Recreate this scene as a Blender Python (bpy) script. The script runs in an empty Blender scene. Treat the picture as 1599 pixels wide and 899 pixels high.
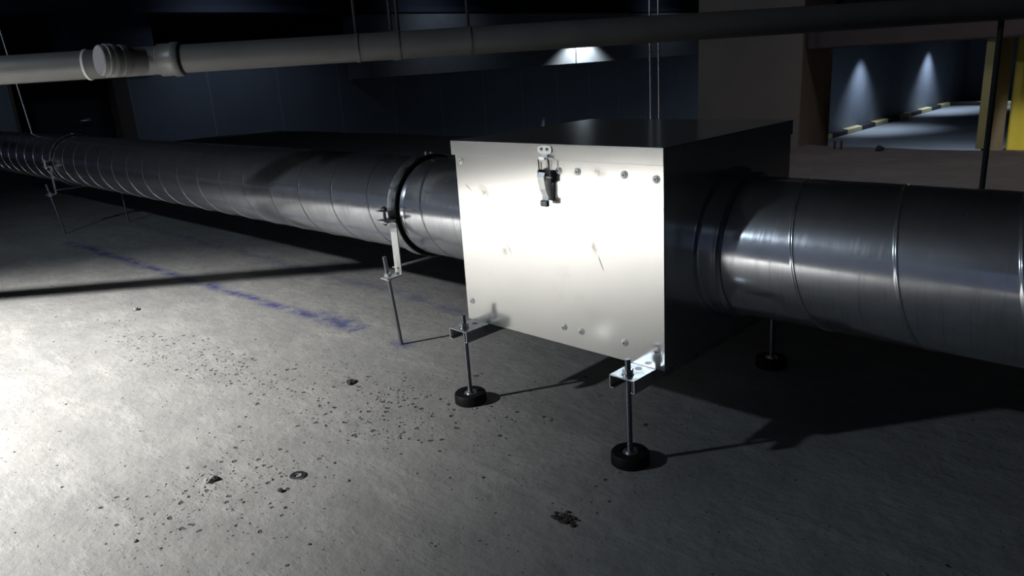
import bpy, bmesh, math, random
from mathutils import Vector, Matrix
random.seed(7)
SC = bpy.context.scene
COL = SC.collection
PI = math.pi
R = math.radians

# ------------------------------------------------------------------ camera
cam_d = bpy.data.cameras.new('camera'); cam = bpy.data.objects.new('camera', cam_d); COL.objects.link(cam)
cam_d.sensor_width = 36.0; cam_d.lens = 36*1176.8/1599; cam_d.clip_start = 0.02; cam_d.clip_end = 200
rt = Vector((0.71504465, 0.69623038, -0.06304297)); dn = Vector((0.15637023, -0.24718493, -0.95626772)); fw = Vector((-0.68136591, 0.67391607, -0.28561797))
m3 = Matrix((rt, -dn, -fw)).transposed()
cam.matrix_world = Matrix.Translation((0.9346, -0.8141, 0.5526)) @ m3.to_4x4()
SC.camera = cam

# ------------------------------------------------------------------ world, lights, exposure
SC.view_settings.view_transform = 'Standard'; SC.view_settings.look = 'None'
SC.view_settings.exposure = 0.0; SC.view_settings.gamma = 1.0; SC.view_settings.use_curve_mapping = False
w = bpy.data.worlds.new('world'); SC.world = w; w.use_nodes = True
w.node_tree.nodes['Background'].inputs[0].default_value = (0.38, 0.50, 0.78, 1)
w.node_tree.nodes['Background'].inputs[1].default_value = 0.11

def spot(name, loc, target, power, angle, blend, radius, color=(1, 1, 1)):
    l = bpy.data.lights.new(name, 'SPOT'); l.energy = power; l.spot_size = R(angle); l.spot_blend = blend
    l.shadow_soft_size = radius; l.color = color
    o = bpy.data.objects.new(name, l); COL.objects.link(o); o.location = loc
    o.rotation_euler = (Vector(target)-Vector(loc)).to_track_quat('-Z', 'Y').to_euler()
    return o
LAMP = (-1.206, -2.222, 1.65)
spot('work_lamp_hot', LAMP, (-0.98, -1.45, 0), 1650, 72, 1.0, 0.045, (1.0, 0.975, 0.93))
spot('work_lamp_spill', LAMP, (-0.75, -0.20, 0), 54, 125, 0.8, 0.045, (0.74, 0.87, 1.0))
spot('slab_edge_fill', (0.3, 2.5, 2.0), (0.1, 2.95, 0), 18, 84, 0.8, 0.2, (1.0, 0.86, 0.90))  # added fill without a fixture, brightens the far slab strip
spot('rear_floor_fill', (0.2, -3.8, 1.9), (0.1, -3.3, 0), 170, 84, 0.6, 0.08, (1.0, 0.96, 0.88))  # added light behind the camera, brightens the floor mirrored in the duct
# lamps of the lower parking level, along its wall; the nearest is added fill
for yy, pw in ((17.5, 420), (24.6, 400), (31.2, 520)):
    spot('wall_washer', (-7.86, yy, 0.45), (-8.05, yy, -2.2), pw*0.8, 94, 1.0, 0.10, (0.72, 0.84, 1.0))
spot('wall_washer', (-6.4, 32.6, 0.45), (-6.4, 33.4, -2.2), 220, 84, 0.9, 0.08, (0.72, 0.84, 1.0))
spot('beam_washer', (-7.66, 10.0, 0.98), (-7.80, 10.0, 0.3), 150, 128, 0.5, 0.02, (0.85, 0.94, 1.0))
spot('column_washer', (0.66, 3.22, 0.62), (0.16, 3.95, -0.20), 40, 50, 0.5, 0.05, (1.0, 0.97, 0.80))
for yy, pw in ((0.0, 32), (3.4, 32), (6.6, 22), (12.5, 14)):
    spot('wall_fill', (-7.15, yy, 2.02), (-8.5, yy+0.4, 0.1), pw, 100, 1.0, 0.3, (0.70, 0.82, 1.0))  # added bluish fill, lifts the dark left wall
for nm, lc, e_, sz in (('dim_rear_fill', (2.2, -3.2, 2.05), 1.0, 1.2),):  # unseen bluish fill added for the ambient level
    al = bpy.data.lights.new(nm, 'AREA'); al.energy = e_; al.size = sz; al.color = (0.58, 0.74, 1.0)
    ao = bpy.data.objects.new(nm, al); COL.objects.link(ao); ao.location = lc
al = bpy.data.lights.new('lane_fill', 'AREA'); al.energy = 60; al.size = 1.2; al.color = (0.72, 0.85, 1.0)  # added fill hidden above the beam, brightens the lane floor
ao = bpy.data.objects.new('lane_fill', al); COL.objects.link(ao); ao.location = (-4.0, 19, 0.6)

# ------------------------------------------------------------------ material helpers
def newmat(name):
    m = bpy.data.materials.new(name); m.use_nodes = True
    nt = m.node_tree; return m, nt, nt.nodes['Principled BSDF']
def N(nt, t, **kw):
    n = nt.nodes.new(t)
    for k, v in kw.items():
        if k.startswith('i_'): n.inputs[int(k[2:])].default_value = v
        else: setattr(n, k, v)
    return n
def ramp(nt, src, stops):
    r = nt.nodes.new('ShaderNodeValToRGB'); e = r.color_ramp.elements
    while len(e) < len(stops): e.new(0.5)
    for q, (p, c) in zip(e, stops):
        q.position = p; q.color = (c[0], c[1], c[2], 1) if hasattr(c, '__len__') else (c, c, c, 1)
    nt.links.new(src, r.inputs[0]); return r.outputs[0]
def math_(nt, op, a, b=None, clamp=False):
    n = nt.nodes.new('ShaderNodeMath'); n.operation = op; n.use_clamp = clamp
    for i, v in enumerate((a, b)):
        if v is None: continue
        if isinstance(v, (int, float)): n.inputs[i].default_value = v
        else: nt.links.new(v, n.inputs[i])
    return n.outputs[0]
def mix(nt, f, a, b, bt='MIX'):
    n = nt.nodes.new('ShaderNodeMixRGB'); n.blend_type = bt
    for i, v in enumerate((f, a, b)):
        if isinstance(v, (int, float)): n.inputs[i].default_value = v
        elif isinstance(v, tuple): n.inputs[i].default_value = (*v, 1) if len(v) == 3 else v
        else: nt.links.new(v, n.inputs[i])
    return n.outputs[0]
def coords(nt, scale=(1, 1, 1), kind='Object'):
    tc = nt.nodes.new('ShaderNodeTexCoord'); mp = nt.nodes.new('ShaderNodeMapping'); mp.inputs['Scale'].default_value = scale
    nt.links.new(tc.outputs[kind], mp.inputs[0]); return mp.outputs[0]
def noise(nt, vec, scale, detail=3, rough=0.5):
    n = N(nt, 'ShaderNodeTexNoise'); n.inputs['Scale'].default_value = scale; n.inputs['Detail'].default_value = detail
    n.inputs['Roughness'].default_value = rough; nt.links.new(vec, n.inputs['Vector']); return n.outputs['Fac']
def bump(nt, bsdf, h, strength, dist):
    b = nt.nodes.new('ShaderNodeBump'); b.inputs['Strength'].default_value = strength; b.inputs['Distance'].default_value = dist
    nt.links.new(h, b.inputs['Height']); nt.links.new(b.outputs[0], bsdf.inputs['Normal']); return b

def metal(name, col, rlo, rhi, nscale=30, streak=None, bstr=0.05, bdist=0.001, bscale=8, metallic=1.0):
    m, nt, b = newmat(name); v = coords(nt)
    b.inputs['Metallic'].default_value = metallic
    n = noise(nt, v, nscale, 4)
    nt.links.new(mix(nt, n, tuple(c*0.88 for c in col), tuple(min(1, c*1.08) for c in col)), b.inputs['Base Color'])
    if streak:
        s = noise(nt, coords(nt, streak), 1.0, 3, 0.65)
        n = math_(nt, 'MULTIPLY', math_(nt, 'ADD', n, s), 0.5)
    nt.links.new(ramp(nt, n, [(0.3, rlo), (0.7, rhi)]), b.inputs['Roughness'])
    if bstr: bump(nt, b, noise(nt, v, bscale, 2), bstr, bdist)
    return m

M = {}
STROKES = [(0.0875, 0.153, 0.1005, 0.124, 0.0016), (-0.181, 0.235, -0.164, 0.222, 0.0012), (-0.094, 0.146, -0.082, 0.128, 0.0012), (-0.105, 0.135, -0.090, 0.128, 0.008), (0.080, 0.270, 0.110, 0.262, 0.009), (0.078, 0.175, 0.088, 0.145, 0.007), (-0.150, 0.232, -0.120, 0.215, 0.010)]
# spiral duct: galvanised steel with circumferential scuffs
m, nt, b = newmat('galvanised_duct'); b.inputs['Metallic'].default_value = 1.0
v = coords(nt)
sp = noise(nt, v, 55, 4)
scuff = ramp(nt, noise(nt, coords(nt, (170, 9, 9)), 1.0, 3, 0.7), [(0.50, 0.0), (0.72, 1.0)])
blot = ramp(nt, noise(nt, v, 14, 4, 0.6), [(0.42, 0.0), (0.62, 1.0)])
cd_ = mix(nt, sp, (0.58, 0.60, 0.64), (0.74, 0.76, 0.80))
cd_ = mix(nt, math_(nt, 'MULTIPLY', scuff, 0.45), cd_, (0.30, 0.30, 0.31))
nt.links.new(mix(nt, math_(nt, 'MULTIPLY', blot, 0.35), cd_, (0.38, 0.39, 0.41)), b.inputs['Base Color'])
rr = math_(nt, 'ADD', math_(nt, 'MULTIPLY', scuff, 0.09), math_(nt, 'MULTIPLY', blot, 0.07))
nt.links.new(math_(nt, 'ADD', rr, 0.14), b.inputs['Roughness'])
hh = math_(nt, 'ADD', math_(nt, 'MULTIPLY', noise(nt, coords(nt, (60, 5, 5)), 1.0, 3), 0.35), noise(nt, v, 9, 2))
bp = bump(nt, b, hh, 0.11, 0.0008)
def haze(nt, b, rough, fac):
    b2 = nt.nodes.new('ShaderNodeBsdfPrincipled'); b2.inputs['Metallic'].default_value = 1.0; b2.inputs['Roughness'].default_value = rough
    nt.links.new(b.inputs['Base Color'].links[0].from_socket, b2.inputs['Base Color'])
    nt.links.new(b.inputs['Normal'].links[0].from_socket, b2.inputs['Normal'])
    ms = nt.nodes.new('ShaderNodeMixShader'); ms.inputs[0].default_value = fac
    nt.links.new(b.outputs[0], ms.inputs[1]); nt.links.new(b2.outputs[0], ms.inputs[2])
    nt.links.new(ms.outputs[0], nt.nodes['Material Output'].inputs['Surface'])
haze(nt, b, 0.50, 0.22)
M['duct'] = m
# box panels: smoother galvanised sheet, faint handling marks
m, nt, b = newmat('galvanised_sheet'); b.inputs['Metallic'].default_value = 1.0
v = coords(nt)
sp = noise(nt, v, 9, 2, 0.5)
sx = N(nt, 'ShaderNodeSeparateXYZ'); nt.links.new(v, sx.inputs[0])
def stroke(x1, z1, x2, z2, w_):
    amp = 1.2 if w_ < 0.003 else 0.55
    ln = math.hypot(x2-x1, z2-z1); ux, uz = (x2-x1)/ln, (z2-z1)/ln
    dx = math_(nt, 'SUBTRACT', sx.outputs[0], x1); dz = math_(nt, 'SUBTRACT', sx.outputs[2], z1)
    al_ = math_(nt, 'ADD', math_(nt, 'MULTIPLY', dx, ux), math_(nt, 'MULTIPLY', dz, uz))
    pe = math_(nt, 'ABSOLUTE', math_(nt, 'SUBTRACT', math_(nt, 'MULTIPLY', dx, uz), math_(nt, 'MULTIPLY', dz, ux)))
    md_ = math_(nt, 'ABSOLUTE', math_(nt, 'SUBTRACT', al_, ln/2))
    return math_(nt, 'MULTIPLY', math_(nt, 'SUBTRACT', 1.0, math_(nt, 'DIVIDE', pe, w_), True), math_(nt, 'MULTIPLY', math_(nt, 'SUBTRACT', 1.0, math_(nt, 'DIVIDE', md_, ln/2), True), 2.0*amp))
marks = None
for q_ in STROKES:
    k_ = stroke(*q_); marks = k_ if marks is None else math_(nt, 'MAXIMUM', marks, k_)
sm = ramp(nt, noise(nt, v, 13, 3, 0.6), [(0.60, 0.0), (0.85, 1.0)])
c0 = mix(nt, sp, (0.72, 0.72, 0.70), (0.80, 0.80, 0.78))
c0 = mix(nt, math_(nt, 'MULTIPLY', sm, 0.55), c0, (0.62, 0.57, 0.50))
marks = math_(nt, 'MULTIPLY', marks, ramp(nt, noise(nt, v, 120, 4, 0.7), [(0.35, 0.25), (0.6, 1.0)]))
nt.links.new(mix(nt, math_(nt, 'MULTIPLY', marks, 1.0, True), c0, (0.28, 0.25, 0.23)), b.inputs['Base Color'])
b.inputs['Roughness'].default_value = 0.15
bump(nt, b, noise(nt, v, 2.5, 0), 0.03, 0.004)
haze(nt, b, 0.50, 0.32)
M['sheet'] = m
M['zinc'] = metal('zinc_plated_steel', (0.66, 0.67, 0.68), 0.25, 0.42, 60)
M['strap'] = metal('strap_steel', (0.80, 0.81, 0.80), 0.38, 0.55, 60, metallic=0.9)
M['dark_steel'] = metal('dark_steel', (0.16, 0.16, 0.17), 0.3, 0.5, 60)
# threaded rod
m, nt, b = newmat('threaded_steel'); b.inputs['Metallic'].default_value = 1.0
b.inputs['Base Color'].default_value = (0.27, 0.28, 0.31, 1); b.inputs['Roughness'].default_value = 0.38
wv = N(nt, 'ShaderNodeTexWave', bands_direction='Z'); wv.inputs['Scale'].default_value = 125
nt.links.new(coords(nt), wv.inputs['Vector']); bump(nt, b, wv.outputs['Fac'], 0.8, 0.0006)
M['rod'] = m

def plain(name, col, rough=0.6, nscale=20, var=0.15, bstr=0.15, bdist=0.002, metallic=0.0, spec=0.5):
    m, nt, b = newmat(name); v = coords(nt); n = noise(nt, v, nscale, 4, 0.6)
    nt.links.new(mix(nt, n, tuple(c*(1-var) for c in col), tuple(min(1, c*(1+var)) for c in col)), b.inputs['Base Color'])
    b.inputs['Roughness'].default_value = rough; b.inputs['Metallic'].default_value = metallic
    b.inputs['Specular IOR Level'].default_value = spec
    if bstr: bump(nt, b, n, bstr, bdist)
    return m
M['rubber'] = plain('black_rubber', (0.006, 0.006, 0.007), 0.6, 80, spec=0.25)
M['pvc'] = plain('grey_pvc', (0.115, 0.115, 0.113), 0.42, 14, 0.22, 0.06)
M['pvc_cap'] = plain('pale_grey_pvc', (0.20, 0.20, 0.21), 0.5, 30, 0.1)
M['pvc_paint'] = plain('white_paint', (0.62, 0.62, 0.60), 0.6, 30, 0.2)
M['navy'] = plain('navy_beam_paint', (0.035, 0.045, 0.075), 0.8, 3, 0.2)
M['wall'] = plain('dark_blue_wall', (0.10, 0.12, 0.16), 0.75, 3, 0.2)
M['beam'] = plain('concrete_beam', (0.16, 0.175, 0.19), 0.8, 6, 0.2)
M['brown'] = plain('brown_concrete', (0.30, 0.25, 0.22), 0.85, 4, 0.25, 0.3)
M['darkbeam'] = plain('dark_beam', (0.10, 0.08, 0.08), 0.85, 8, 0.25)
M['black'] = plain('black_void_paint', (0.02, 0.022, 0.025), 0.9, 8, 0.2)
M['door'] = plain('dark_door_paint', (0.03, 0.034, 0.04), 0.5, 8, 0.1, 0.05)
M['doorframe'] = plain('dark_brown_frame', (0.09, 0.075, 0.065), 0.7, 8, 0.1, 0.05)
M['asphalt'] = plain('grey_lane', (0.26, 0.29, 0.33), 0.55, 1.2, 0.3)
M['yellow'] = plain('yellow_paint', (0.62, 0.52, 0.07), 0.6, 8, 0.15)
M['paleyellow'] = plain('pale_yellow_paint', (0.55, 0.50, 0.22), 0.6, 8, 0.15)
M['rubble'] = plain('rubble', (0.20, 0.18, 0.165), 0.9, 60, 0.4)
M['rust'] = plain('rusty_steel', (0.12, 0.06, 0.04), 0.8, 40, 0.3)
M['debris'] = plain('dark_debris', (0.055, 0.045, 0.037), 0.9, 300, 0.5)

# wall with vertical panel joints along Y
m, nt, b = newmat('panelled_wall'); v = coords(nt)
sx = N(nt, 'ShaderNodeSeparateXYZ'); nt.links.new(v, sx.inputs[0])
fr = math_(nt, 'FRACT', math_(nt, 'DIVIDE', math_(nt, 'ADD', sx.outputs[1], 0.27), 0.935))
jt = math_(nt, 'LESS_THAN', fr, 0.022)
nz = noise(nt, v, 2.2, 4)
cw = mix(nt, nz, (0.12, 0.145, 0.19), (0.17, 0.20, 0.25))
nt.links.new(mix(nt, jt, cw, (0.22, 0.24, 0.28)), b.inputs['Base Color']); b.inputs['Roughness'].default_value = 0.7
M['panel_wall'] = m
# striped kerb
m, nt, b = newmat('striped_kerb'); v = coords(nt)
sx = N(nt, 'ShaderNodeSeparateXYZ'); nt.links.new(v, sx.inputs[0])
fr = math_(nt, 'FRACT', math_(nt, 'DIVIDE', math_(nt, 'ADD', sx.outputs[1], sx.outputs[0]), 2.3))
nt.links.new(mix(nt, math_(nt, 'LESS_THAN', fr, 0.5), (0.5, 0.46, 0.26), (0.02, 0.02, 0.022)), b.inputs['Base Color'])
b.inputs['Roughness'].default_value = 0.7
M['kerb'] = m

# concrete slab floor
def floor_mat():
    m, nt, b = newmat('rough_concrete'); v = coords(nt)
    big = noise(nt, v, 2.6, 5, 0.6); mid = noise(nt, v, 14, 5, 0.65); fine = noise(nt, v, 120, 4, 0.6)
    cc = mix(nt, ramp(nt, big, [(0.3, 0.0), (0.7, 1.0)]), (0.235, 0.235, 0.23), (0.345, 0.34, 0.33))
    cc = mix(nt, math_(nt, 'MULTIPLY', ramp(nt, mid, [(0.35, 1.0), (0.6, 0.0)]), 0.35), cc, (0.17, 0.17, 0.175))
    cc = mix(nt, math_(nt, 'MULTIPLY', fine, 0.3), cc, (0.24, 0.24, 0.24))
    # pale swirls left by trowelling
    sw = ramp(nt, noise(nt, coords(nt, (3.0, 9.0, 1)), 1.6, 5, 0.7), [(0.52, 0.0), (0.70, 1.0)])
    cc = mix(nt, math_(nt, 'MULTIPLY', sw, 0.35), cc, (0.44, 0.44, 0.42))
    sx = N(nt, 'ShaderNodeSeparateXYZ'); nt.links.new(v, sx.inputs[0]); X, Y = sx.outputs[0], sx.outputs[1]
    # masks for pitted patches (soft ellipses in the floor plane)
    def blob(cx, cy, rx, ry, ang=0):
        ca, sa = math.cos(R(ang)), math.sin(R(ang))
        dx = math_(nt, 'SUBTRACT', X, cx); dy = math_(nt, 'SUBTRACT', Y, cy)
        u = math_(nt, 'DIVIDE', math_(nt, 'ADD', math_(nt, 'MULTIPLY', dx, ca), math_(nt, 'MULTIPLY', dy, sa)), rx)
        q = math_(nt, 'DIVIDE', math_(nt, 'SUBTRACT', math_(nt, 'MULTIPLY', dy, ca), math_(nt, 'MULTIPLY', dx, sa)), ry)
        d = math_(nt, 'SQRT', math_(nt, 'ADD', math_(nt, 'MULTIPLY', u, u), math_(nt, 'MULTIPLY', q, q)))
        return math_(nt, 'SUBTRACT', 1.0, d, True)
    masks = None
    for a in ((-0.62, -0.25, 0.42, 0.10, 5), (-0.08, -0.12, 0.32, 0.17, 20), (-0.04, -0.45, 0.15, 0.20, 0), (-0.35, -0.21, 0.25, 0.07, 10)):
        k = blob(*a); masks = k if masks is None else math_(nt, 'MAXIMUM', masks, k)
    # pits: small dark holes, denser inside the patches
    def pits(scale, lo, hi, seed):
        vn = N(nt, 'ShaderNodeTexVoronoi'); vn.inputs['Scale'].default_value = scale
        mp = N(nt, 'ShaderNodeMapping'); mp.inputs['Location'].default_value = (seed, seed*1.7, 0)
        dist = N(nt, 'ShaderNodeTexNoise'); dist.inputs['Scale'].default_value = 90; nt.links.new(v, dist.inputs['Vector'])
        va = N(nt, 'ShaderNodeVectorMath', operation='MULTIPLY_ADD'); nt.links.new(dist.outputs['Color'], va.inputs[0])
        va.inputs[1].default_value = (0.010, 0.010, 0.0); nt.links.new(v, va.inputs[2])
        nt.links.new(va.outputs[0], mp.inputs[0]); nt.links.new(mp.outputs[0], vn.inputs['Vector'])
        sc = N(nt, 'ShaderNodeSeparateColor'); nt.links.new(vn.outputs['Color'], sc.inputs[0])
        rad = math_(nt, 'MULTIPLY', sc.outputs[0], hi-lo); rad = math_(nt, 'ADD', rad, lo)
        inside = math_(nt, 'SUBTRACT', 1.0, math_(nt, 'DIVIDE', vn.outputs['Distance'], rad), True)
        return inside, sc.outputs[1]
    p1, r1 = pits(78, 0.06, 0.44, 3.1)
    p3, r3 = pits(230, 0.10, 0.40, 5.7)
    keep3 = math_(nt, 'LESS_THAN', r3, math_(nt, 'ADD', math_(nt, 'MULTIPLY', masks, 0.6), 0.03))
    keep1 = math_(nt, 'LESS_THAN', r1, math_(nt, 'ADD', math_(nt, 'MULTIPLY', masks, 1.0), 0.012))
    p2, r2 = pits(95, 0.05, 0.19, 9.4)
    keep2 = math_(nt, 'LESS_THAN', r2, 0.24)
    hole = math_(nt, 'MAXIMUM', math_(nt, 'MULTIPLY', p1, keep1), math_(nt, 'MULTIPLY', p2, keep2))
    hole = math_(nt, 'MAXIMUM', hole, math_(nt, 'MULTIPLY', p3, keep3))
    holem = ramp(nt, hole, [(0.05, 0.0), (0.40, 1.0)])
    cc = mix(nt, math_(nt, 'MULTIPLY', holem, 0.85), cc, (0.045, 0.045, 0.048))
    # blue snapped chalk lines under the rods
    wob = math_(nt, 'MULTIPLY', math_(nt, 'SUBTRACT', noise(nt, v, 6, 3), 0.5), 0.06)
    rag = ramp(nt, noise(nt, v, 16, 5, 0.75), [(0.36, 0.0), (0.60, 1.0)])
    def line(slope, y0, width, xa, xb):
        d = math_(nt, 'ABSOLUTE', math_(nt, 'SUBTRACT', math_(nt, 'ADD', Y, wob), math_(nt, 'ADD', math_(nt, 'MULTIPLY', X, slope), y0)))
        k = math_(nt, 'SUBTRACT', 1.0, math_(nt, 'DIVIDE', d, width), True)
        e = math_(nt, 'MULTIPLY', math_(nt, 'GREATER_THAN', X, xa), math_(nt, 'LESS_THAN', X, xb))
        return math_(nt, 'MULTIPLY', math_(nt, 'MULTIPLY', k, e), rag)
    bl = math_(nt, 'MAXIMUM', line(0.042, 0.085, 0.030, -2.3, -0.45), math_(nt, 'MULTIPLY', line(0.0, 0.295, 0.035, -2.4, -0.2), 0.45))
    bl = math_(nt, 'MAXIMUM', bl, math_(nt, 'MULTIPLY', blob(-0.56, 0.075, 0.13, 0.045, 0), rag))
    bl = math_(nt, 'MAXIMUM', bl, math_(nt, 'MULTIPLY', blob(-0.296, 0.067, 0.05, 0.03, 0), 0.6))
    cc = mix(nt, math_(nt, 'MULTIPLY', bl, 1.25, True), cc, (0.065, 0.075, 0.20))
    nt.links.new(cc, b.inputs['Base Color'])
    b.inputs['Roughness'].default_value = 0.72; b.inputs['Specular IOR Level'].default_value = 0.35
    hgt = math_(nt, 'ADD', math_(nt, 'MULTIPLY', big, 3.0), math_(nt, 'ADD', math_(nt, 'MULTIPLY', mid, 1.7), math_(nt, 'MULTIPLY', fine, 0.12)))
    hgt = math_(nt, 'ADD', hgt, math_(nt, 'MULTIPLY', sw, 0.25))
    hgt = math_(nt, 'SUBTRACT', hgt, math_(nt, 'MULTIPLY', holem, 0.9))
    bump(nt, b, hgt, 0.55, 0.006)
    return m
M['floor'] = floor_mat()

# ------------------------------------------------------------------ mesh helpers
def link(name, bm, mat, parent=None, smooth=False, bevel=0, loc=None):
    bmesh.ops.recalc_face_normals(bm, faces=bm.faces)
    me = bpy.data.meshes.new(name); bm.to_mesh(me); bm.free()
    if mat: me.materials.append(mat)
    for p in me.polygons: p.use_smooth = smooth
    o = bpy.data.objects.new(name, me); COL.objects.link(o)
    if parent: o.parent = parent
    if loc: o.location = loc
    if smooth:
        try: me.set_sharp_from_angle(angle=R(40))
        except Exception: pass
    if bevel:
        md = o.modifiers.new('bevel', 'BEVEL'); md.width = bevel; md.segments = 2; md.limit_method = 'ANGLE'
    return o
def tag(o, label=None, cat=None, group=None, kind=None):
    if label: o['label'] = label
    if cat: o['category'] = cat
    if group: o['group'] = group
    if kind: o['kind'] = kind
    return o
def thing(name, label, cat, loc=(0, 0, 0), group=None):
    o = bpy.data.objects.new(name, None); COL.objects.link(o); o.location = loc; o.empty_display_size = 0.05
    return tag(o, label, cat, group)
def struct(name, bm, mat, label=None, **k):
    o = link(name, bm, mat, **k); o['kind'] = 'structure'
    if label: o['label'] = label
    return o
def box(bm, x0, x1, y0, y1, z0, z1, mtx=None):
    vs = [bm.verts.new(p) for p in ((x0,y0,z0),(x1,y0,z0),(x1,y1,z0),(x0,y1,z0),(x0,y0,z1),(x1,y0,z1),(x1,y1,z1),(x0,y1,z1))]
    for f in ((0,3,2,1),(4,5,6,7),(0,1,5,4),(1,2,6,5),(2,3,7,6),(3,0,4,7)): bm.faces.new([vs[i] for i in f])
    if mtx:
        for v in vs: v.co = mtx @ v.co
def frame_of(d):
    d = d.normalized(); a = Vector((0, 0, 1)) if abs(d.z) < 0.95 else Vector((1, 0, 0))
    u = d.cross(a).normalized(); return d, u, d.cross(u).normalized()
def tube(bm, pts, r, seg=16, caps=True, closed=False):
    pts = [Vector(p) for p in pts]; n = len(pts); rings = []
    rs = r if hasattr(r, '__len__') else [r]*n
    d0 = (pts[1]-pts[0]); _, u, v = frame_of(d0)
    for i, p in enumerate(pts):
        if closed: d = pts[(i+1) % n]-pts[i-1]
        else: d = (pts[min(i+1, n-1)]-pts[max(i-1, 0)])
        d.normalize(); u = (u-d*u.dot(d)).normalized(); v = d.cross(u)
        rings.append([bm.verts.new(p+(u*math.cos(2*PI*k/seg)+v*math.sin(2*PI*k/seg))*rs[i]) for k in range(seg)])
    for i in range(n if closed else n-1):
        a, b = rings[i], rings[(i+1) % n]
        for k in range(seg): bm.faces.new((a[k], a[(k+1) % seg], b[(k+1) % seg], b[k]))
    if caps and not closed: bm.faces.new(rings[0][::-1]); bm.faces.new(rings[-1])
def lathe(bm, prof, origin, axis, seg=48, closed=False):
    """profile of (distance along axis, radius)"""
    o = Vector(origin); d, u, v = frame_of(Vector(axis)); rings = []
    for t, r in prof:
        rings.append([bm.verts.new(o+d*t+(u*math.cos(2*PI*k/seg)+v*math.sin(2*PI*k/seg))*r) for k in range(seg)])
    n = len(rings)
    for i in range(n if closed else n-1):
        a, b = rings[i], rings[(i+1) % n]
        for k in range(seg): bm.faces.new((a[k], a[(k+1) % seg], b[(k+1) % seg], b[k]))
    if not closed:
        if prof[0][1] > 1e-5: bm.faces.new(rings[0][::-1])
        if prof[-1][1] > 1e-5: bm.faces.new(rings[-1])
def hexnut(bm, c, axis, r, h, hole=True, rot=0.0):
    o = Vector(c); d, u, v = frame_of(Vector(axis)); a = []; b = []
    for k in range(6):
        q = (u*math.cos(PI*k/3+rot)+v*math.sin(PI*k/3+rot))*r
        a.append(bm.verts.new(o+q)); b.append(bm.verts.new(o+q+d*h))
    bm.faces.new(a[::-1]); bm.faces.new(b)
    for k in range(6): bm.faces.new((a[k], a[(k+1) % 6], b[(k+1) % 6], b[k]))
def strip(bm, pts, width_dir, w, t):
    """flat bar following pts, width along width_dir"""
    pts = [Vector(p) for p in pts]; wd = Vector(width_dir).normalized(); rings = []
    n = len(pts)
    for i, p in enumerate(pts):
        d = pts[min(i+1, n-1)]-pts[max(i-1, 0)]; nn = d.cross(wd).normalized()
        if 0 < i < n-1:
            c = max(0.5, (pts[i]-pts[i-1]).normalized().dot(d.normalized())); tt = t/c
        else: tt = t
        rings.append([bm.verts.new(p+wd*a*w/2+nn*b*tt/2) for a, b in ((-1,-1),(1,-1),(1,1),(-1,1))])
    for i in range(n-1):
        a, b = rings[i], rings[i+1]
        for k in range(4): bm.faces.new((a[k], a[(k+1) % 4], b[(k+1) % 4], b[k]))
    bm.faces.new(rings[0][::-1]); bm.faces.new(rings[-1])

# ================================================================== SETTING
# slab (our floor): plane with an irregular far and left edge, with thickness
def slab():
    bm = bmesh.new()
    xs = [-7.1 + 0.2*i for i in range(0, 58)]
    far = []
    for x in xs: far.append((x, 3.42+0.022*math.sin(x*5)+0.02*math.sin(x*13+1)))
    pts = [(-7.1, -4.5)] + [(4.3, -4.5)] + [(x, y) for x, y in reversed(far)]
    top = [bm.verts.new((x, y, 0)) for x, y in pts]; bot = [bm.verts.new((x, y, -0.25)) for x, y in pts]
    bm.faces.new(top); bm.faces.new(bot[::-1]); n = len(pts)
    for i in range(n): bm.faces.new((top[i], bot[i], bot[(i+1) % n], top[(i+1) % n]))
    return bm
struct('floor', slab(), M['floor'], 'rough grey concrete slab with pits and blue chalk lines')
bm = bmesh.new(); box(bm, -9.6, 5, -4.6, 45, -2.4, -2.2); struct('floor_lower', bm, M['asphalt'], 'smooth grey driving lane of the lower parking level')
# left wall with a door opening
bm = bmesh.new()
box(bm, -8.9, -8.5, -4.6, 1.33, -2.2, 0.80); box(bm, -8.9, -8.5, 2.52, 45, -2.2, 0.80); box(bm, -8.9, -8.5, 1.33, 2.52, 0.70, 0.80)
struct('wall_left', bm, M['panel_wall'], 'dark blue panelled wall behind the duct')
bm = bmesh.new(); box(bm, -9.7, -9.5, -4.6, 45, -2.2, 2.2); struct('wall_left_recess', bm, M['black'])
bm = bmesh.new(); box(bm, -8.9, -8.35, 1.95, 2.85, 0.80, 1.36); struct('trim_1', bm, M['navy'], 'short blue pier between two black openings')
bm = bmesh.new(); box(bm, -8.9, -8.2, -4.6, 14, 1.36, 2.1); box(bm, -8.25, -8.1, 2.6, 14, 1.34, 1.42); struct('trim_2', bm, M['navy'], 'dark blue downstand beam above the openings')
bm = bmesh.new(); box(bm, -9.6, 5, 44.0, 44.4, -2.2, 2.2); struct('wall_back', bm, M['wall'], 'dark wall closing the lower lane')
bm = bmesh.new(); box(bm, -9.7, 4.6, -4.8, 44.4, 2.1, 2.3); struct('ceiling', bm, M['black'])
bm = bmesh.new(); box(bm, 4.3, 4.5, -4.8, 44, -2.2, 2.2); struct('wall_right', bm, M['wall'])
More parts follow.
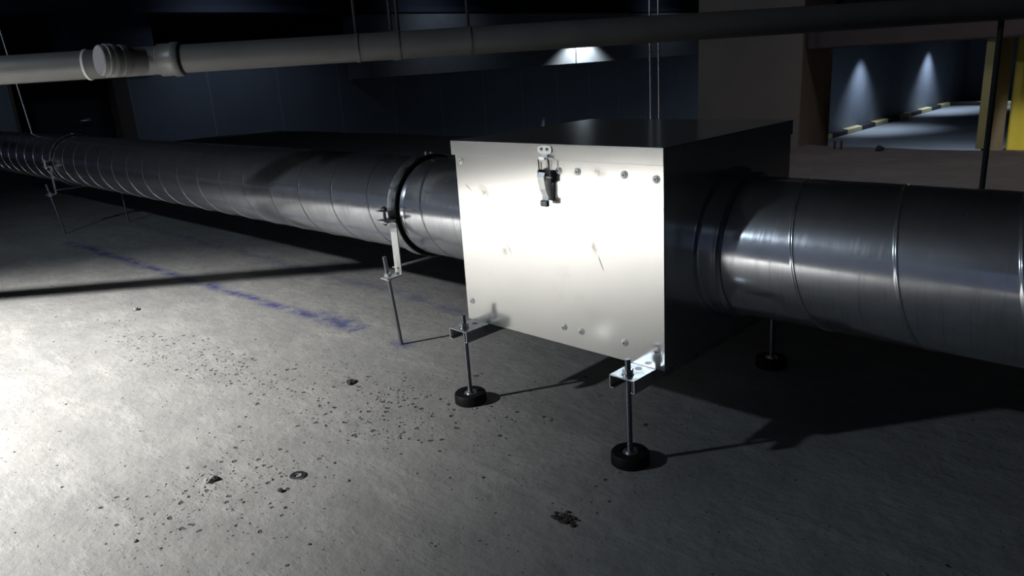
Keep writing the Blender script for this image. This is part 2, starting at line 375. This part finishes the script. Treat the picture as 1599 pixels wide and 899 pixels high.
# door in the opening
dr = thing('door_1', 'dark closed door with a small handle in the left wall', 'door', (-8.72, 1.93, -2.2)); dr['kind'] = 'structure'
bm = bmesh.new(); box(bm, -0.03, 0.03, -0.56, 0.42, 0.0, 2.86); link('door_leaf', bm, M['door'], dr, bevel=0.004)
bm = bmesh.new(); box(bm, -0.10, 0.245, 0.43, 0.59, 0, 2.9); box(bm, -0.10, 0.245, -0.60, -0.57, 0, 2.9); box(bm, -0.10, 0.245, -0.57, 0.43, 2.86, 2.9); link('door_frame', bm, M['doorframe'], dr)
bm = bmesh.new(); lathe(bm, [(0, 0.03), (0.01, 0.03), (0.012, 0.012), (0.05, 0.012)], (0.03, 0.16, 2.43), (1, 0, 0), 16); tube(bm, [(0.085, 0.16, 2.43), (0.085, 0.06, 2.43)], 0.011, 8)
lathe(bm, [(0.04, 0.012), (0.09, 0.012)], (0.03, 0.16, 2.43), (1, 0, 0), 12)
link('door_handle', bm, M['zinc'], dr, smooth=True)
# lit beam and column, dark beam at slab edge
bm = bmesh.new(); box(bm, -8.45, -7.9, 5.5, 9.86, 0.475, 1.30); box(bm, -8.45, -7.9, 9.885, 14.5, 0.475, 1.30); struct('trim_3', bm, M['beam'], 'concrete downstand beam lit from above by a lamp')
bm = bmesh.new(); box(bm, -1.56, -0.92, 3.35, 3.75, -2.2, 2.1); struct('trim_4', bm, M['brown'], 'square brownish concrete column behind the sheet metal box')
bm = bmesh.new(); box(bm, -0.92, 4.3, 3.38, 3.62, 0.52, 0.625); struct('trim_5', bm, M['darkbeam'], 'dark brown horizontal beam above the opening to the lane', bevel=0.01)
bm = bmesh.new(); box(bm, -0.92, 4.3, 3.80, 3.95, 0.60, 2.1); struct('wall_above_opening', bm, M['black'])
# kerb along lane wall and end
bm = bmesh.new(); box(bm, -8.49, -8.22, 14, 33.6, -2.2, -2.06); box(bm, -8.49, 0, 33.6, 33.9, -2.2, -2.06)
tag(link('striped_kerb', bm, M['kerb'], bevel=0.02), 'yellow and black striped kerb along the far lane', 'kerb')
bm = bmesh.new(); box(bm, -8.5, 2, 36.5, 36.8, -2.2, 0.6); struct('wall_lane_end', bm, M['wall'], 'blue end wall of the far lane')

# yellow posts
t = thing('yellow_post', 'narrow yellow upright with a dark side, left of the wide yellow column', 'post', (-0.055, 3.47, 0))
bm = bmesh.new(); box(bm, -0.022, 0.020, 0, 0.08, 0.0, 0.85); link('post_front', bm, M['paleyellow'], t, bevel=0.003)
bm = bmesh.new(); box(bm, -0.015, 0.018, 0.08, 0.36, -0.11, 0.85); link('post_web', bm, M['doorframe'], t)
t = thing('yellow_column', 'wide bright yellow painted column at the right picture edge', 'column', (0.2, 4.05, 0))
bm = bmesh.new(); box(bm, -0.27, 0.45, 0, 0.4, -0.09, 0.60); link('column_shaft', bm, M['yellow'], t, bevel=0.012)
bm = bmesh.new(); box(bm, -0.285, 0.46, -0.02, 0.42, -0.11, -0.075); link('column_base', bm, M['rust'], t)
bm = bmesh.new(); box(bm, -0.10, 4.3, 3.46, 4.5, -0.36, -0.11); struct('trim_6', bm, M['rubble'], 'concrete ledge under the yellow posts')

# ================================================================== SPIRAL DUCTS
YD, ZD, RD = 0.1798, 0.2778, 0.1000
def spiral(name, xa, xb, pitch, anchor, label, r=RD):
    """anchor: x of a seam at elevation 0 on the camera side; seam moves to +x going down"""
    bm = bmesh.new(); seg = 96
    bead = [(-0.0050, 0.0), (-0.0030, 0.0), (-0.0021, 0.0006), (-0.0010, 0.0011), (0.0001, 0.0010), (0.0007, -0.0008), (0.0014, -0.0008), (0.0019, 0.0), (0.0045, 0.0)]
    k0 = math.floor((xa-anchor)/pitch)-2; k1 = math.ceil((xb-anchor)/pitch)+2
    prof = []
    for k in range(k0, k1+1):
        prof += [(anchor+k*pitch+a, b) for a, b in bead] + [(anchor+k*pitch+pitch*f, 0.0) for f in (0.2, 0.4, 0.6, 0.8)]
    rows = []
    for s, h in prof:
        row = []
        for j in range(seg+1):
            th = 2*PI*j/seg - PI
            x = s - pitch*th/(2*PI); hh = h
            if x < xa: x, hh = xa, 0
            if x > xb: x, hh = xb, 0
            rr = r+hh
            row.append(bm.verts.new((x, YD-rr*math.cos(th), ZD+rr*math.sin(th))))
        rows.append(row)
    for a, b_ in zip(rows[:-1], rows[1:]):
        for j in range(seg):
            bm.faces.new((a[j], a[j+1], b_[j+1], b_[j]))
    bmesh.ops.remove_doubles(bm, verts=bm.verts, dist=0.00008)
    bmesh.ops.dissolve_degenerate(bm, edges=bm.edges, dist=0.00005)
    o = link(name, bm, M['duct'], smooth=True)
    return tag(o, label, 'ventilation duct')
S = 0.635
P1 = 0.217*S
d1 = spiral('spiral_duct', -5.2, -0.3, P1, -0.827*S+0.0015+P1*20/360, 'long galvanised spiral duct running away to the left, left of the near clamp')
d2 = spiral('spiral_duct', -0.262, -0.0365, P1, -0.326*S+P1*14/360, 'short galvanised spiral duct piece between the near clamp and the box')
d3 = spiral('spiral_duct', 0.4355, 2.1, 0.195*S, 0.837*S+0.0065, 'galvanised spiral duct leaving the box to the right')
# joining sleeve inside the clamp
bm = bmesh.new(); lathe(bm, [(-0.300, 0.0982), (-0.266, 0.0982), (-0.262, 0.0960)], (0, YD, ZD), (1, 0, 0), 96)
tag(link('duct_coupling', bm, M['duct'], smooth=True), 'narrow recessed joining sleeve between the two left ducts', 'duct coupling')

# ================================================================== BOX
BX, BY, Z0, Z1 = 0.3986, 0.3588, 0.136, 0.438
bx = thing('metal_duct_box', 'square galvanised sheet metal box with a latched lid on four adjustable feet', 'equipment box', (BX/2, BY/2, Z0))
ox, oy, oz = BX/2, BY/2, Z0
def B(bm, x0, x1, y0, y1, z0, z1): box(bm, x0-ox, x1-ox, y0-oy, y1-oy, z0-oz, z1-oz)
bm = bmesh.new(); B(bm, 0.0, 0.0012, 0.0015, BY, Z0, Z1-0.002); B(bm, BX-0.0012, BX, 0.0015, BY, Z0, Z1-0.002); B(bm, 0.0012, BX-0.0012, BY-0.0012, BY, Z0, Z1-0.002); B(bm, 0.0012, BX-0.0012, 0.0015, BY-0.0012, Z0, Z0+0.0012)
link('body', bm, M['sheet'], bx)
bm = bmesh.new(); B(bm, 0.001, BX-0.0002, -0.0005, 0.0012, Z0-0.001, Z1-0.003); link('front_panel', bm, M['sheet'], bx, bevel=0.0004)
bm = bmesh.new()
B(bm, -0.004, BX+0.002, -0.004, BY+0.003, Z1-0.001, Z1+0.0008)
B(bm, -0.004, BX+0.002, -0.0042, -0.003, Z1-0.0215, Z1-0.001); B(bm, -0.004, BX+0.002, BY+0.002, BY+0.003, Z1-0.0215, Z1-0.001)
B(bm, -0.004, -0.003, -0.003, BY+0.002, Z1-0.0215, Z1-0.001); B(bm, BX+0.001, BX+0.002, -0.003, BY+0.002, Z1-0.0215, Z1-0.001)
lid = link('lid', bm, M['sheet'], bx, bevel=0.0005)
scr = [(0.351, 0.632), (0.405, 0.632), (0.531, 0.632), (0.610, 0.627), (0.022, 0.640), (0.022, 0.266), (0.345, 0.257), (0.398, 0.257), (0.523, 0.256), (0.608, 0.255)]
for i, (sx_, sz_) in enumerate(scr):
    bm = bmesh.new()
    lathe(bm, [(0, 0.0056), (0.0008, 0.0056), (0.0010, 0.0040), (0.0022, 0.0036), (0.0026, 0.0022), (0.0026, 0.0)], (0, 0, 0), (0, -1, 0), 20)
    link('screw', bm, M['strap'], bx, smooth=True, loc=(sx_*S-ox, -0.0005-oy, sz_*S-oz))
    if i < 10:
        bm = bmesh.new(); lathe(bm, [(0, 0.0), (0, 0.0018), (0.0002, 0.0018), (0.0002, 0.0)], (0, 0, 0), (0, -1, 0), 6)
        sc_ = [c for c in COL.objects][-1]
        link('screw_socket', bm, M['dark_steel'], sc_, loc=(0, -0.0027, 0))
# duct spigot collars on both sides
for xc, sgn in ((BX, 1), (0.0, -1)):
    bm = bmesh.new()
    lathe(bm, [(0, 0.112), (0.0015, 0.112), (0.003, 0.1045), (0.026, 0.1035), (0.028, 0.1055), (0.031, 0.1055), (0.033, 0.1028), (0.036, 0.1008)], (xc-ox, YD-oy, ZD-oz), (sgn, 0, 0), 96)
    link('duct_collar', bm, M['duct'], bx, smooth=True)
# toggle latch
lx = 0.2030
la = bpy.data.objects.new('toggle_latch', None)
bm = bmesh.new()   # body base plate + cheeks (dark)
def LB(bm, x0, x1, y0, y1, z0, z1): box(bm, x0-ox, x1-ox, y0-oy, y1-oy, z0-oz, z1-oz)
pl = [(-0.0125, 0.401), (0.0125, 0.401), (0.0120, 0.390), (0.0085, 0.357), (-0.0035, 0.357), (-0.0115, 0.390)]
a = [bm.verts.new((lx+x-ox, -0.0006-oy, z-oz)) for x, z in pl]; b2 = [bm.verts.new((lx+x-ox, -0.0024-oy, z-oz)) for x, z in pl]
bm.faces.new(a); bm.faces.new(b2[::-1])
for i in range(6): bm.faces.new((a[i], a[(i+1) % 6], b2[(i+1) % 6], b2[i]))
LB(bm, lx-0.0125, lx-0.0112, -0.011, -0.002, 0.384, 0.402); LB(bm, lx+0.0112, lx+0.0125, -0.011, -0.002, 0.384, 0.402)
latch = link('latch', bm, M['dark_steel'], bx, bevel=0.0003)
bm = bmesh.new()   # lever
strip(bm, [(lx-0.003-ox, -0.0115-oy, 0.399-oz), (lx-0.0035-ox, -0.014-oy, 0.392-oz), (lx-0.0015-ox, -0.013-oy, 0.375-oz), (lx+0.0005-ox, -0.010-oy, 0.364-oz), (lx+0.001-ox, -0.0125-oy, 0.356-oz)], (1, 0, 0), 0.0125, 0.0012)
tube(bm, [(lx-0.014-ox, -0.0095-oy, 0.392-oz), (lx+0.0135-ox, -0.0095-oy, 0.392-oz)], 0.0014, 10)
link('latch_lever', bm, M['strap'], latch, smooth=False, bevel=0.0003)
bm = bmesh.new(); LB(bm, lx-0.0055, lx+0.008, -0.0165, -0.0105, 0.350, 0.359); link('lever_grip', bm, M['dark_steel'], latch, bevel=0.0015)
bm = bmesh.new()
hx = 0.0098
tube(bm, [(lx-hx-ox, -0.0095-oy, 0.392-oz), (lx-hx-ox, -0.0105-oy, 0.416-oz), (lx-hx+0.002-ox, -0.0105-oy, 0.419-oz), (lx+hx-0.002-ox, -0.0105-oy, 0.419-oz), (lx+hx-ox, -0.0105-oy, 0.416-oz), (lx+hx-ox, -0.0095-oy, 0.392-oz)], 0.0010, 8)
tube(bm, [(lx-0.004-ox, -0.0115-oy, 0.389-oz), (lx-0.004-ox, -0.0115-oy, 0.414-oz)], 0.0008, 8)
link('wire_loop', bm, M['dark_steel'], latch, smooth=True)
bm = bmesh.new()
q = []
for k in range(24):
    an = 2*PI*k/24; q.append((0.0135*math.copysign(abs(math.cos(an))**0.7, math.cos(an)), 0.0065*math.copysign(abs(math.sin(an))**0.7, math.sin(an))))
a = [bm.verts.new((lx-0.0015+x-ox, -0.0042-oy, 0.4305+z-oz)) for x, z in q]; b2 = [bm.verts.new((lx-0.0015+x-ox, -0.0058-oy, 0.4305+z-oz)) for x, z in q]
bm.faces.new(a); bm.faces.new(b2[::-1])
for i in range(24): bm.faces.new((a[i], a[(i+1) % 24], b2[(i+1) % 24], b2[i]))
strip(bm, [(lx-0.0015-ox, -0.005-oy, 0.425-oz), (lx-0.0015-ox, -0.0065-oy, 0.419-oz), (lx-0.0015-ox, -0.0125-oy, 0.4175-oz), (lx-0.0015-ox, -0.0130-oy, 0.4215-oz)], (1, 0, 0), 0.011, 0.0010)
sp_ = link('strike_plate', bm, M['strap'], latch, bevel=0.0003)
for s_ in (-0.0055, 0.0050):
    bm = bmesh.new(); lathe(bm, [(0, 0.0024), (0.001, 0.0022), (0.0016, 0.0)], (lx-0.0015+s_-ox, -0.0058-oy, 0.4315-oz), (0, -1, 0), 14); link('rivet', bm, M['dark_steel'], latch, smooth=True)
bpy.data.objects.remove(la)

# ================================================================== CHANNEL SUPPORTS under the box
def channel(name, xc, label, lean=0.0):
    t = thing(name, label, 'support frame', (xc, BY/2, 0), 'channel supports under the box')
    y0, y1 = -0.052-BY/2, BY/2+0.052
    zt = Z0-0.0012; wd, ht, th = 0.021, 0.0195, 0.0018
    bm = bmesh.new(); box(bm, -wd, wd, y0, y1, zt-th, zt); box(bm, -wd, -wd+th, y0, y1, zt-ht, zt-th); box(bm, wd-th, wd, y0, y1, zt-ht, zt-th)
    box(bm, -wd+th, -wd+0.007, y0, y1, zt-ht, zt-ht+th); box(bm, wd-0.007, wd-th, y0, y1, zt-ht, zt-ht+th)
    link('channel', bm, M['zinc'], t, bevel=0.0005)
    # slots of the channel
    for yy in (-BY/2-0.0125, BY/2+0.0125):
        bm = bmesh.new(); lathe(bm, [(0, 0.0), (0, 0.0052), (0.0003, 0.0052), (0.0003, 0.0)], (0, yy, zt), (0, 0, 1), 18)
        link('slot', bm, M['dark_steel'], t)
    for sy in (-1, 1):
        yr = sy*(BY/2+0.036)
        bm = bmesh.new(); tube(bm, [(0, yr, 0.010), (lean, yr, zt+0.022)], 0.0040, 20); link('threaded_rod', bm, M['rod'], t, smooth=True)
        bm = bmesh.new(); lathe(bm, [(0, 0.0085), (0.0014, 0.0085)], (lean, yr, zt+0.0001), (0, 0, 1), 24); link('washer', bm, M['zinc'], t, smooth=True)
        bm = bmesh.new(); hexnut(bm, (lean, yr, zt+0.0015), (0, 0, 1), 0.0078, 0.0062, rot=0.4); link('nut', bm, M['zinc'], t, bevel=0.0006)
        bm = bmesh.new(); hexnut(bm, (lean*0.9, yr, zt-th-0.0062), (0, 0, 1), 0.0072, 0.0060, rot=0.1); link('lower_nut', bm, M['dark_steel'], t, bevel=0.0006)
        bm = bmesh.new(); lathe(bm, [(0, 0.0), (0, 0.0262), (0.001, 0.0275), (0.0155, 0.0270), (0.0172, 0.0255), (0.0172, 0.0135), (0.0150, 0.0120), (0.0150, 0.0)], (0, yr, 0), (0, 0, 1), 48)
        ft = link('rubber_foot', bm, M['rubber'], t, smooth=True)
        bm = bmesh.new(); lathe(bm, [(0.0150, 0.0110), (0.0165, 0.0110), (0.0165, 0.0075), (0.0190, 0.0070), (0.0190, 0.0)], (0, yr, 0), (0, 0, 1), 28); link('foot_socket', bm, M['zinc'], ft, smooth=True)
    return t
channel('channel_support', 0.0295, 'zinc channel on threaded rods and black rubber feet under the left side of the box', -0.001)
channel('channel_support', 0.3635, 'zinc channel on threaded rods and black rubber feet under the right side of the box', -0.001)

# ================================================================== DUCT HANGERS
def hanger(xc, label, dxf=0.0, dyf=0.0, bright=True):
    t = thing('duct_clamp', label, 'duct clamp', (xc, YD, 0), 'floor mounted clamps on the duct')
    hw = 0.0125
    ri = RD+0.0018
    # rubber lining and steel band
    bm = bmesh.new()
    lathe(bm, [(-hw-0.0012, ri), (-hw-0.0012, ri+0.0038), (hw+0.0012, ri+0.0038), (hw+0.0012, ri)], (0, 0, ZD), (1, 0, 0), 96, closed=True)
    link('rubber_lining', bm, M['rubber'], t, smooth=True)
    for s in (-1, 1):   # two half bands, upper and lower, split at the ears
        bm = bmesh.new(); seg = 48
        rings = []
        for k in range(seg+1):
            an = s*(R(5)+(PI-R(10))*k/seg)
            e = Vector((0, -math.cos(an), math.sin(an)))
            rings.append([bm.verts.new(Vector((x, 0, ZD))+e*r_) for x, r_ in ((-hw, ri+0.0038), (-hw, ri+0.0058), (-hw*0.6, ri+0.0052), (hw*0.6, ri+0.0052), (hw, ri+0.0058), (hw, ri+0.0038))])
        for a, b_ in zip(rings[:-1], rings[1:]):
            for k in range(6): bm.faces.new((a[k], a[(k+1) % 6], b_[(k+1) % 6], b_[k]))
        bm.faces.new(rings[0][::-1]); bm.faces.new(rings[-1])
        link('clamp_band', bm, M['zinc'], t, smooth=True)
    for s in (-1, 1):   # camera side and far side
        ye = s*(ri+0.0055)
        bm = bmesh.new()
        for zz in (ZD+0.0085, ZD-0.0105):
            box(bm, -hw, hw, min(ye, ye+s*0.028), max(ye, ye+s*0.028), zz, zz+0.0022)
        link('clamp_ear', bm, M['zinc'], t, bevel=0.0006)
        yb = ye+s*0.0165
        bm = bmesh.new(); tube(bm, [(0, yb, ZD-0.020), (0, yb, ZD+0.018)], 0.0032, 12); hexnut(bm, (0, yb, ZD+0.0108), (0, 0, 1), 0.0068, 0.0050); hexnut(bm, (0, yb, ZD-0.0165), (0, 0, 1), 0.0068, 0.0055)
        link('clamp_bolt', bm, M['dark_steel'] if bright else M['zinc'], t, bevel=0.0004)
        # strap: hangs down from lower ear, bent outward at its foot
        bm = bmesh.new()
        zb = 0.155
        strip(bm, [(0.004, ye+s*0.024, ZD-0.0130), (0.004, ye+s*0.006, ZD-0.0130), (0.006, ye+s*0.001, ZD-0.018), (0.010, s*0.112, ZD-0.035), (0.012, s*0.113, zb+0.004), (0.012, s*0.116, zb), (0.010, s*0.150, zb-0.001)], (1, 0, 0), 0.0215, 0.0025)
        st = link('strap', bm, M['strap'], t, bevel=0.0005)
        bm = bmesh.new(); lathe(bm, [(0, 0.0), (0, 0.0024), (0.0003, 0.0024), (0.0003, 0.0)], (0.013, s*0.1145, zb+0.014), (0, s, 0), 14); link('hole', bm, M['dark_steel'], st)
        # rod
        yr = s*0.140
        fx, fy = (dxf, s*0.114+dyf*(1 if s < 0 else 0))
        top = Vector((0.004, yr-s*0.001, 0.197)); bot = Vector((fx, fy, -0.004))
        bm = bmesh.new(); tube(bm, [bot, top], 0.0040, 16); link('threaded_rod', bm, M['rod'], t, smooth=True)
        dd = (top-bot).normalized(); f = (zb-bot.z)/dd.z; c = bot+dd*f
        bm = bmesh.new(); hexnut(bm, c-dd*0.0086, dd, 0.0078, 0.0062); hexnut(bm, c+dd*0.0014, dd, 0.0078, 0.0058); link('nut', bm, M['zinc'], t, bevel=0.0005)
    bm = bmesh.new(); strip(bm, [(-0.004, -0.112, 0.1675), (-0.010, 0.112, 0.1650)], (1, 0, 0), 0.012, 0.0025); link('cross_bar', bm, M['zinc'], t, bevel=0.0005)
    bm = bmesh.new()
    for k in (-1, 1):
        lathe(bm, [(0, 0.0035), (0.003, 0.0032), (0.004, 0.0)], (k*0.008+0.004, 0, ZD+ri+0.006), (0, 0, 1), 12)
    link('rivet', bm, M['zinc'], t, smooth=True)
    return t
hanger(-0.292, 'steel band clamp with a bright strap and threaded rod, nearest the box', -0.004, 0.0)
hanger(-2.60, 'steel band clamp with strap and threaded rod far along the left duct', 0.10, -0.02, False)

# ================================================================== GREY DRAIN PIPE
PA = Vector((-0.902, -0.400, 0.603)); PD = Vector((0.657, 0.754, -0.001)).normalized(); PR = 0.0278
def PP(s, off=(0, 0, 0)): return PA+PD*s+Vector(off)
pp = thing('drain_pipe', 'grey plastic drain pipe with an inspection branch, hanging under the ceiling', 'pipe', tuple(PP(0)))
inv = -PP(0)
bm = bmesh.new(); lathe(bm, [(-1.2, PR), (0.170, PR)], (0, 0, 0), PD, 48); link('pipe_length', bm, M['pvc'], pp, smooth=True)
bm = bmesh.new(); lathe(bm, [(0.362, PR), (4.4, PR)], (0, 0, 0), PD, 48); link('pipe_length', bm, M['pvc'], pp, smooth=True)
bm = bmesh.new(); lathe(bm, [(0.167, PR), (0.167, PR+0.0016), (0.173, PR+0.0022), (0.177, PR+0.0006), (0.312, PR+0.0002)], (0, 0, 0), PD, 48)
fit = link('branch_fitting', bm, M['pvc'], pp, smooth=True)
bm = bmesh.new(); lathe(bm, [(0.311, PR+0.0002), (0.314, PR+0.0040), (0.338, PR+0.0040), (0.341, PR+0.0062), (0.352, PR+0.0062), (0.356, PR+0.0045), (0.357, PR)], (0, 0, 0), PD, 48)
link('pipe_socket', bm, M['pvc'], pp, smooth=True)
# 45 degree branch towards the left and the viewer
side = Vector((PD.y, -PD.x, 0))   # horizontal, towards the camera side
BD = (-PD*0.72+side*0.69+Vector((0, 0, 0.05))).normalized()
bo = PD*0.292
bm = bmesh.new(); lathe(bm, [(0, 0.026), (0.046, 0.026), (0.048, 0.0305), (0.058, 0.0305), (0.059, 0.0285), (0.070, 0.0285)], bo, BD, 48)
br = link('branch', bm, M['pvc'], pp, smooth=True)
bm = bmesh.new(); lathe(bm, [(0.070, 0.0275), (0.071, 0.0315), (0.077, 0.0315), (0.078, 0.0295), (0.080, 0.0295), (0.081, 0.0315), (0.086, 0.0315), (0.087, 0.0295), (0.096, 0.0290), (0.098, 0.0270), (0.098, 0.0)], bo, BD, 48)
link('screw_cap', bm, M['pvc_cap'], pp, smooth=True)
bm = bmesh.new(); lathe(bm, [(0.1690, PR+0.0024), (0.1710, PR+0.0028), (0.1735, PR+0.0022)], (0, 0, 0), PD, 48, False); link('paint_ring', bm, M['pvc_paint'], fit, smooth=True)
# hanger rods down to the pipe
for i, s_ in enumerate((0.713, 0.792, 0.944)):
    c = PP(s_)
    bm = bmesh.new(); lathe(bm, [(-0.009 if i == 1 else -0.004, PR+0.0003), (-0.009 if i == 1 else -0.004, PR+0.0015), (0.009 if i == 1 else 0.004, PR+0.0015), (0.009 if i == 1 else 0.004, PR+0.0003)], (0, 0, 0), PD, 40, closed=True)
    t = thing('pipe_hanger', ('single thin dark rod holding the grey pipe, leftmost of the three hangers', 'close pair of thin dark rods holding the grey pipe, middle hanger', 'single thin dark rod holding the grey pipe, rightmost of the three hangers')[i], 'pipe hanger', tuple(c), 'rod hangers of the grey pipe')
    link('ring', bm, M['pvc'], t, smooth=True)
    for k in ((-0.0075, 0.0075) if i == 1 else (0.0,)):
        o_ = PD*k; bm = bmesh.new(); tube(bm, [(o_.x, o_.y, PR+0.002), (o_.x, o_.y, 2.1-c.z)], 0.0034, 10); link('rod', bm, M['black'], t, smooth=True)

# ================================================================== loose rods and conduits
def rod(name, a, b_, r, mat, label, cat, group=None):
    a = Vector(a); b_ = Vector(b_)
    bm = bmesh.new(); tube(bm, [Vector((0, 0, 0)), b_-a], r, 12)
    return tag(link(name, bm, mat, smooth=True, loc=a), label, cat, group)
rod('hanging_rod', (-3.28, 0.20, 0.374), (-3.56, 0.16, 2.1), 0.0042, M['zinc'], 'thin bright leaning rod rising from the far left duct', 'rod')
rod('conduit', (-0.985, 2.0, 0), (-0.985, 2.0, 2.1), 0.0050, M['zinc'], 'thin bright vertical conduit behind the box, left one of the pair', 'conduit', 'conduits behind the box')
rod('conduit', (-0.942, 2.0, 0), (-0.942, 2.0, 2.1), 0.0050, M['zinc'], 'thin bright vertical conduit behind the box, right one of the pair', 'conduit', 'conduits behind the box')
rod('dark_pole', (0.482, 1.20, 0), (0.484, 1.20, 2.1), 0.0062, M['black'], 'thin black upright pole in front of the yellow posts', 'pole')

# ================================================================== crumbs, chips, washer on the floor
def chip(bm, c, r, seed):
    rnd = random.Random(seed); mt = Matrix.Translation(c) @ Matrix.Rotation(rnd.uniform(0, 6.28), 4, 'Z') @ Matrix.Diagonal((r*rnd.uniform(0.8, 1.5), r*rnd.uniform(0.6, 1.0), r*rnd.uniform(0.35, 0.7), 1))
    g = bmesh.ops.create_icosphere(bm, subdivisions=1 if r < 0.004 else 2, radius=1.0, matrix=mt)
    for v in g['verts']: v.co += Vector([rnd.uniform(-0.22, 0.22)*r for _ in range(3)]); v.co.z = max(v.co.z, 0.0003)
M['crumb'] = plain('concrete_crumb', (0.25, 0.245, 0.235), 0.85, 400, 0.3)
bm = bmesh.new()
cl = [(-0.70, -0.27, 0.17, 0.035, 90), (-0.45, -0.22, 0.14, 0.035, 70), (-0.12, -0.11, 0.10, 0.05, 60), (-0.01, -0.20, 0.06, 0.05, 50), (-0.03, -0.43, 0.08, 0.08, 60), (0.2, -0.2, 0.4, 0.25, 60), (-0.5, -0.35, 0.4, 0.2, 40)]
sd = 0
for cx, cy, sx_, sy_, n in cl:
    for i in range(n):
        sd += 1; chip(bm, (random.gauss(cx, sx_), random.gauss(cy, sy_), 0.0006), random.choice((0.0012, 0.0015, 0.002, 0.0028)), sd)
tag(link('concrete_crumbs', bm, M['crumb'], smooth=False), 'fine crumbs of concrete strewn over the bare slab', 'debris', kind='stuff')
for (x, y, r_, lab, mat) in ((-1.09, -0.19, 0.010, 'dark concrete chip near the bright left edge of the slab', 'crumb'), (-0.21, -0.12, 0.0085, 'small dark chip midway between the near clamp rod and the washer', 'debris'),
                             (-0.08, -0.45, 0.0085, 'concrete chip left of the washer on the bright slab', 'crumb'), (0.03, -0.40, 0.0050, 'tiny dark chip just below the washer', 'debris')):
    bm = bmesh.new(); chip(bm, (0, 0, 0.002), r_, int(abs(x)*1000)); tag(link('concrete_chip', bm, M[mat], loc=(x, y, 0)), lab, 'concrete chip')
bm = bmesh.new()
for i in range(26):
    chip(bm, (random.gauss(0, 0.010), random.gauss(0, 0.006), 0.001), random.choice((0.002, 0.003, 0.004)), 900+i)
tag(link('debris_clump', bm, M['debris'], loc=(0.38, -0.20, 0)), 'small dark brown clump of dirt in front of the right foot', 'debris')
bm = bmesh.new(); lathe(bm, [(0, 0.0055), (0, 0.0115), (0.0018, 0.0115), (0.0018, 0.0055)], (0, 0, 0.0003), (0, 0, 1), 32, closed=True)
tag(link('steel_washer', bm, M['zinc'], smooth=True, loc=(0.012, -0.362, 0)), 'flat steel washer lying alone on the concrete', 'washer')
# rebar stubs and lump on the far slab edge
for k, (x, lab) in enumerate(((-0.70, 'rusty rebar stub on the far slab edge, left of two'), (-0.665, 'rusty rebar stub on the far slab edge, right of two'))):
    rod('rebar_stub', (x, 3.30, 0), (x, 3.30, 0.045), 0.006, M['rust'], lab, 'rebar', 'rebar stubs at the slab edge')
bm = bmesh.new(); chip(bm, (0, 0, 0.008), 0.028, 77); tag(link('rubble_lump', bm, M['debris'], loc=(-0.47, 3.30, 0)), 'dark lump of rubble on the far slab edge', 'rubble')
